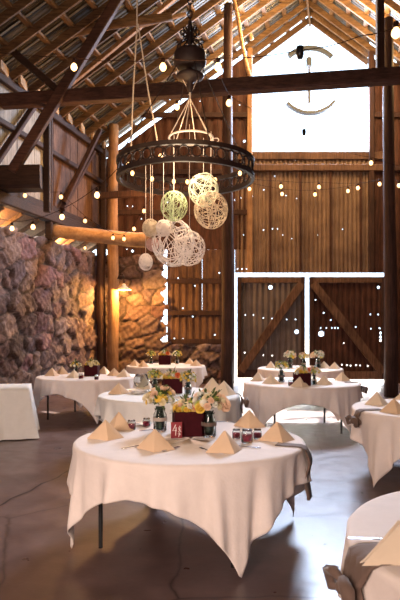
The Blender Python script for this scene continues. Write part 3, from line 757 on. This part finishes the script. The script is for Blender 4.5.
cut('fork','A',92,434,60,'steel fork behind the leftmost napkin at the left rim')
cut('knife','A',150,431,-60,'steel knife lying near the left flower jar')
cut('knife','H',373,541,85,'steel knife on the taupe runner of the bottom right table')
cut('fork','A',228,421,80,'steel fork at the far rim right of the flower jars')
# plates and glassware
def plate_m(r=.12): return MB().lathe([(.001,.004),(.07*r/.12,.004),(r,.016),(r+.002,.019),(.07*r/.12,.009),(.001,.009)], 28)
pl = None
for i in range(4):
    src = plate_m().build('dinner_plate', M['plate'], None, True) if pl is None else pl.copy()
    if pl is not None: C.objects.link(src)
    pl = pl or src
    src.location = tpos('B',138,394)+Vector((0,0,.002+i*.011))
    tag(src, 'white plate in the stack behind the left napkin, '+['bottom','second','third','top'][i]+' one', 'plate', 'plate stack')
gb = MB().lathe([(.001,.0),(.045,.0),(.05,.006),(.085,.05),(.10,.10),(.092,.15),(.07,.185),(.068,.187),(.088,.15),(.096,.10),(.082,.053),(.001,.012)], 26).build('glass_bowl', M['glass'], None, True, tpos('B',134,388)+Vector((0,0,.002)))
gb.scale = (1.15,1.15,1.15)
tag(gb, 'round clear glass bowl among napkins at the left back of the second table', 'bowl')
sb = plate_m(.075).build('saucer', M['plate'], None, True, tpos('A',138,424)+Vector((0,0,.002)))
tag(sb, 'small white saucer behind the left votives on the nearest table', 'plate')
sb = plate_m(.07).build('saucer', M['plate'], None, True, tpos('E',270,379)+Vector((0,0,.002)))
tag(sb, 'small white saucer at the back left of the table before the barn doors', 'plate')

# ------------------------------------------------------------------ chandelier
ZC = 6.0; cc = at(185.5,171,ZC); RR = 67/F*ZC
ch = thing('ring_chandelier', 'large black iron ring chandelier with scrollwork hanging over the tables', 'chandelier', (cc.x,cc.y,cc.z))
def ringpts(R_, z, n=72): return [(R_*math.cos(2*PI*k/n), R_*math.sin(2*PI*k/n), z) for k in range(n)]
def band(R_, z, h, th):
    return MB().lathe([(R_-th,z-h/2),(R_+th,z-h/2),(R_+th,z+h/2),(R_-th,z+h/2),(R_-th,z-h/2)], 96)
band(RR, .078, .042, .018).build('upper_band', M['iron'], ch, False); band(RR, -.078, .044, .018).build('lower_band', M['iron'], ch, False)
for s0 in range(36):
    mb = MB(); a_ = 2*PI*s0/36; c_ = Vector((RR*math.cos(a_), RR*math.sin(a_), 0)); tg = Vector((-math.sin(a_), math.cos(a_), 0)); up = Vector((0,0,1))
    mb.tube([c_+tg*.050*math.cos(2*PI*k/14)+up*.050*math.sin(2*PI*k/14) for k in range(14)], .008, 5, True)
    for sg in (-1,1):
        mb.tube([c_+tg*(sg*.058+sg*.022*math.cos(t)*(-1 if 0 else 1)*(1-t/9))+up*(.03*math.sin(t)*(1+t/9)) for t in np.linspace(.3,5.2,10)], .006, 4)
    mb.build('scroll', M['iron'], ch)
hubz = at(190,60,ZC).z-cc.z
hx = at(190,60,ZC).x-cc.x
mb = MB(); c_ = (hx,0,hubz)
mb.lathe([(.02,.10),(.10,.10),(.155,.08),(.165,.06),(.165,-.04),(.15,-.07),(.13,-.085),(.02,-.085)], 32, c_)
mb.lathe([(.02,.14),(.045,.13),(.045,.10)], 20, c_); mb.build('hub_drum', M['iron'], ch, True)
mb = MB(); mb.lathe([(.02,-.09),(.04,-.10),(.04,-.14),(.13,-.15),(.145,-.165),(.13,-.19),(.06,-.21),(.03,-.24),(.04,-.28),(.02,-.33),(.001,-.34)], 28, c_); mb.build('hub_dish', M['iron'], ch, True)
for k in range(8):
    a_ = 2*PI*k/8; d = Vector((math.cos(a_), math.sin(a_), 0)); b_ = Vector(c_)
    MB().tube([b_+d*r_+Vector((0,0,z_)) for r_,z_ in ((.14,.09),(.12,.16),(.05,.20),(.03,.26),(.06,.32),(.095,.30),(.09,.26),(.065,.27))], .009, 6).build('crown_scroll', M['iron'], ch, True)
mb = MB(); zt = rz(cc.x,ZC)-cc.z; z_ = hubz+.12; k = 0
while z_ < zt and z_ < hubz+4:
    mb.tube([(hx+.022*math.cos(t)*(1 if k%2 else 0), .022*math.cos(t)*(0 if k%2 else 1), z_+.045*math.sin(t)) for t in np.linspace(0,2*PI,10)[:-1]], .007, 5, True); z_ += .07; k += 1
mb.tube([(hx,0,hubz+.1),(hx,0,hubz+.4)], .02, 8); mb.build('chain', M['iron'], ch)
for a_ in (20,110,200,290):
    t = R25(a_); MB().tube([(hx+.14*math.cos(t), .14*math.sin(t), hubz-.07), (RR*math.cos(t), RR*math.sin(t), .09)], .006, 5).build('hanging_rod', M['iron'], ch)
MB().tube([(hx+.16,0,hubz-.02),(hx+.02,0,hubz-.32),(hx-.02,.0,hubz-.36)], .004, 4).tube([(hx-.17,0,hubz-.02),(hx+.01,0,hubz-.36)], .004, 4).build('twine_sling', M['twine'], ch)
# ring lamps
for px, py in ((128,161),(163,157),(125,181),(145,189),(186,171),(191,174),(219,179),(170,183),(246,172)):
    p = Vector(((px-185.5)/67, 0, 0)); sx = max(-.98, min(.98, p.x)); up_ = py < 171
    y_ = (-1 if up_ else 1)*math.sqrt(1-sx*sx)*RR*.93
    MB().ball((sx*RR*.93, y_, -.03 if up_ else .05), .020, 10, (1,1,1.35)).build('candle_bulb', M['bulb2'], ch, True)

# small twine hoop that carries the yarn balls
hp = at(191,138,ZC)
ho = thing('twine_hoop', 'small white twine-wrapped hoop hanging under the chandelier hub', 'hanging hoop', hp)
rh = 22/F*ZC
for dz in (0,): MB().tube([(rh*math.cos(2*PI*k/32), rh*math.sin(2*PI*k/32), dz) for k in range(32)], .011, 6, True).build('hoop', M['twine'], ho, True)
apex = at(190,98,ZC)-hp
for k in range(6):
    t = 2*PI*k/6+.3; MB().tube([(rh*math.cos(t), rh*math.sin(t), 0), apex], .005, 4).build('strand', M['twine'], ho)
MB().tube([apex, apex+Vector((0,0,.12))], .01, 5).build('strand', M['twine'], ho)
MB().tube([(rh+.03+.03*math.cos(t), 0, -.02+.02*math.sin(t)) for t in np.linspace(0,2*PI,12)[:-1]], .005, 4, True).build('loop', M['twine'], ho)
balls = [('green yarn ball','pale green string ball hanging left of the others',174,206,13.5,5.9,'y_green'),
 ('b','mint string ball hanging highest, under the right side of the ring',203.5,189.5,15,6.0,'y_mint'),
 ('b','cream string ball overlapping the mint ball on the right',211,210,17,5.8,'y_cream'),
 ('b','largest white string ball at the bottom of the cluster',173.5,243,21.5,6.1,'y_white'),
 ('b','white string ball in front of the largest one, lower right',189.5,248.5,15.8,5.6,'y_white'),
 ('b','small dense ivory ball at the upper left of the largest ball',163.5,228,7.5,5.7,'y_white'),
 ('b','small cream ball hanging far left of the cluster',150.5,228,8.2,6.0,'y_cream'),
 ('b','small blush pink ball left of the largest ball',152.5,244,6.5,6.15,'y_pink'),
 ('b','tiny drop-shaped ivory ball, lowest on the left',145.7,262,7,6.0,'y_white')]
for i, (_, lab, px, py, rpx, Z, mk) in enumerate(balls):
    c_ = at(px,py,Z); r_ = rpx/F*Z
    t = thing('string_ball', lab, 'hanging ornament', c_); mb = MB(); n = int(24 if rpx > 10 else 34)
    rr_ = random.Random(i+50)
    for k in range(n):
        nrm = Vector((rr_.gauss(0,1), rr_.gauss(0,1), rr_.gauss(0,1))).normalized(); a_ = nrm.orthogonal().normalized(); b_ = nrm.cross(a_)
        off = rr_.uniform(-.55,.55); rad = r_*math.sqrt(1-off*off)*rr_.uniform(.97,1.0)
        tr = max(.0022, r_*.020); S_ = 1.12 if rpx != 7 else 1.25
        mb.tube([((nrm*off*r_+(a_*math.cos(q)+b_*math.sin(q))*rad).xy.to_3d()+Vector((0,0,(nrm*off*r_+(a_*math.cos(q)+b_*math.sin(q))*rad).z*S_))) for q in np.linspace(0,2*PI,25)[:-1]], tr, 4, True)
    mb.build('yarn_shell', M[mk], t, True)
    if rpx < 9: MB().ball((0,0,0), r_*.72, 12, (1,1,1.1)).build('core', M[mk], t, True)
    a0 = 2*PI*i/9; ht = Vector((rh*math.cos(a0), rh*math.sin(a0), 0))+hp-c_ if 168 < px < 214 else Vector((0,0,cc.z+.1-c_.z))
    tp = Vector((ht.x*.0, 0, ht.z)) if px > 168 else ht
    MB().tube([(0,0,r_*1.1), tp], .0028, 4).build('hanging_string', M['twine'], t)
for lab, pts in (('pale rope falling from the roof to the left of the chandelier', [(137,-10),(137,26),(133,95),(131,150)]), ('pale rope with a knot reaching the chandelier ring', [(138,24),(148,90),(155,128),(158,146)])):
    P_ = [at(x_,y_,6.1 if y_ > 0 else 6.1) for x_,y_ in pts]; o = MB().tube([p-P_[0] for p in P_], .008, 5).build('rope', M['rope'], loc=P_[0]); tag(o, lab, 'rope')

# ------------------------------------------------------------------ string lights
lights = []
def strand(label, pts, bulbs, r=.03, wr=.007, unlit=(), mat='bulb'):
    P_ = [at(*p) for p in pts]; base = P_[0]
    r *= .8; wr *= .6
    t = thing('string_lights', label, 'string lights', base)
    mb = MB(); path = []
    for a_, b_ in zip(P_[:-1], P_[1:]):
        for k in range(6):
            u = k/6; path.append(a_.lerp(b_, u)-base-Vector((0,0,.02*math.sin(PI*u))))
    path.append(P_[-1]-base); mb.tube(path, wr, 5).build('cable', M['wire'], t)
    for b_ in bulbs:
        px, py, Z = b_; c_ = at(px,py,Z)-base
        q = min(path, key=lambda p: abs((p+base).x/(p+base).y-(c_+base).x/(c_+base).y))
        q = Vector((c_.x, q.y, q.z)) if abs(q.x-c_.x) < .4 else c_+Vector((0,0,.07))
        tp = c_+Vector((0,0,r*1.3))
        so_ = MB().lathe([(.001,r*2.5),(r*.5,r*2.4),(r*.6,r*1.9),(r*.5,r*1.0),(r*.45,r*.9)], 10, c_); so_.tube([c_+Vector((0,0,r*2.4)), q], wr*.7, 4); so_ = so_.build('socket', M['wire'], t, True)
        MB().lathe([(.001,-r*1.15),(r*.45,-r*1.02),(r*.85,-r*.6),(r,-r*.05),(r*.88,r*.45),(r*.55,r*.95),(r*.42,r*1.2),(.001,r*1.25)], 14, c_).build('bulb', M[mat], so_, True)
        lights.append(c_+base)
    for px, py, Z in unlit:
        c_ = at(px,py,Z)-base; MB().lathe([(.001,.05),(.028,.04),(.03,-.02),(.02,-.05),(.001,-.05)], 10, c_).build('socket', M['black'], t, True)
strand('string of warm bulbs crossing high across the front of the barn', [(-20,50,5.6),(74,57,5.4),(120,60,5.2),(163,58,5.0),(222,58,4.8),(300,50,4.4),(360,36,4),(410,20,3.6)], [(74,67,5.4),(163,67,5.0),(218,67,4.8),(396,33,3.7)], .038, .006, [(300,52,4.4)])
strand('string of warm bulbs sloping down across the bright opening to the right post', [(214,60,5.2),(229,95,7),(262,113,8),(305,131,9),(345,151,10),(371,157,10.5),(410,168,10)], [(229,103,7),(371,163,10.5)], .045, .006, [(304,132,9)])
strand('string light running down from the hub to the left of the ring', [(205,64,5.9),(180,98,6.2),(155,125,6.5),(140,150,6.8)], [(177,107,6.2)], .034, .004)
strand('string of warm bulbs rising from the left wall to the chandelier', [(-10,215,10.5),(12,221,10.5),(33,219,10.2),(62,209,9.5),(97,187,8.6),(118,168,8),(137,150,7.4)], [(12,228.5,10.5),(33,227,10.2),(62,217,9.5),(97,195,8.6)], .05, .008)
strand('string of small bulbs along the loft and corner posts', [(-8,184,12.6),(25,190,12.8),(61,192,13),(85,216,13.4),(113,233,13.8),(124,234,13.8),(134,224,13.6),(144,206,13.2),(170,180,12.5)], [(25,195.5,12.8),(61,197,13),(85,221,13.4),(113,238,13.8),(124,239,13.8),(134,229,13.6),(144,211,13.2)], .05, .008, (), 'bulb2')
strand('string of warm bulbs, upper of two across the corrugated back wall', [(235,177,15),(281,181,15.2),(319,182,15.2),(358,183,15),(380,179,14.6),(410,180,14)], [(281,186.5,15.2),(319,187,15.2),(358,188,15),(379.5,184,14.6),(399,185.6,14)], .055, .008)
strand('string of warm bulbs, lower of two across the corrugated back wall', [(240,180,15.6),(282,189,15.8),(315,190,15.8),(348,186,15.6),(384,178,15)], [(249.5,189,15.6),(282,194,15.8),(315,194.5,15.8),(348,191,15.6)], .055, .007)
strand('short string of small bulbs under the slot at the stone corner', [(60,240,16),(85,244,16.2),(105,246,16.4)], [(85,248,16.2)], .04, .007, (), 'bulb2')

# gooseneck wall lamp
lp = at(124,289,16.4)
la = thing('gooseneck_lamp', 'pale enamel gooseneck lamp glowing on the corner post', 'wall lamp', lp)
MB().lathe([(.02,.15),(.045,.14),(.06,.08),(.13,.03),(.20,-.02),(.205,-.03),(.195,-.028),(.12,.02),(.05,.07),(.02,.10)], 28).build('lamp_shade', M['shade'], la, True)
MB().tube([(0,0,.14),(0,0,.32),(-.05,.02,.42),(-.13,.05,.42),(-.16,.08,.36),(-.19,.12,.30)], .015, 8).build('goose_arm', M['iron'], la, True)
MB().ball((0,0,.0), .05, 12).build('bulb', M['bulb'], la, True)

# ------------------------------------------------------------------ light
def lamp(name, kind, loc, energy, col, size=.1, rot=None, sx=None, sy=None, spread=None):
    l = bpy.data.lights.new(name, kind); l.energy = energy; l.color = col
    if kind == 'AREA':
        l.shape = 'RECTANGLE'; l.size = sx; l.size_y = sy
        if spread: l.spread = spread
    elif kind == 'SUN': l.angle = size
    else: l.shadow_soft_size = size
    o = bpy.data.objects.new(name, l); C.objects.link(o); o.location = loc
    if rot is not None: o.rotation_euler = Vector(rot).to_track_quat('-Z','Y').to_euler()
    return o
WARM = (1,.56,.22)
lamp('sun', 'SUN', (5,30,20), 22, (1,.93,.82), .01, rot=(-.15,-1,-1.2))
# area lamp added to boost daylight of the sky through the gable opening
lamp('gable_daylight', 'AREA', ((XO0+XO1)/2,YB+.25,8.5), 2600, (.60,.74,1), rot=(-.1,-1,-.45), sx=3.4, sy=3.0)
lamp('front_fill', 'AREA', (-2.2,Y0+.1,2.4), 270, (1,.75,.62), rot=(.12,1,-.30), sx=2.6, sy=2.4, spread=1.75)  # added warm fill behind the viewer; the front wall is closed
lamp('door_gap_fill', 'AREA', (3.3,YB-.0,.10), 260, (1,.95,.88), rot=(0,-1,-.25), sx=4.2, sy=.12)  # area lamp added at the door gap to brighten the floor by the doors
lamp('gooseneck_light', 'POINT', (lp.x+.05,lp.y-.05,lp.z-.08), 330, (1,.50,.12), .06)
for x_, y_, z_, e in ((-2.0,13.4,4.9,75),(-3.2,10.5,5.4,10),(-1.2,15.8,5.0,70)): lamp('string_glow', 'POINT', (x_,y_,z_), e*1.8, (1,.50,.17), .15)
for y_ in (7,10,12.5,15.5): lamp('lean_to_fill', 'POINT', onwall(y_,3.85,-.45), 60, (1,.55,.2), .05)  # unseen fills added to warm the slot, no known lamps there
for x_, y_, e in ((1.9,15.0,330),(4.2,15.0,300),(1.4,13.6,90),(-.5,11,25),(5.6,14.2,170),(.2,7.5,10)): lamp('rafter_fill', 'POINT', (x_,y_,9.3 if y_ > 14.9 else 8.4), e*1.6, (1,.64,.27), .3)  # added warm fills under the ridge, without any fixture
for p in (at(74,70,5.3),at(163,70,4.9),at(218,70,4.7),at(177,112,6.1),at(97,200,8.5)): lamp('bulb_glow', 'POINT', p-Vector((0,0,.12)), 12, WARM, .04)
lamp('chandelier_glow', 'POINT', (cc.x,cc.y-.3,cc.z-.05), 40, (1,.75,.5), .25)

w = bpy.data.worlds.new('World'); S.world = w; w.use_nodes = True
bg = w.node_tree.nodes['Background']; bg.inputs[0].default_value = (.62,.80,1,1); bg.inputs[1].default_value = 4.0

# ------------------------------------------------------------------ camera
cam = bpy.data.cameras.new('camera'); co = bpy.data.objects.new('camera', cam); C.objects.link(co); S.camera = co
co.location = (0,0,EYE); co.rotation_euler = (PI/2,0,0)
cam.sensor_fit = 'VERTICAL'; cam.sensor_height = 36; cam.sensor_width = 24; cam.lens = 36*F/600; cam.shift_y = 29/600; cam.clip_start = .05; cam.clip_end = 300
cam.dof.use_dof = True; cam.dof.focus_distance = 4.7; cam.dof.aperture_fstop = 4.5
S.view_settings.view_transform = 'Standard'; S.view_settings.look = 'None'; S.view_settings.gamma = 1; S.view_settings.exposure = 0.15
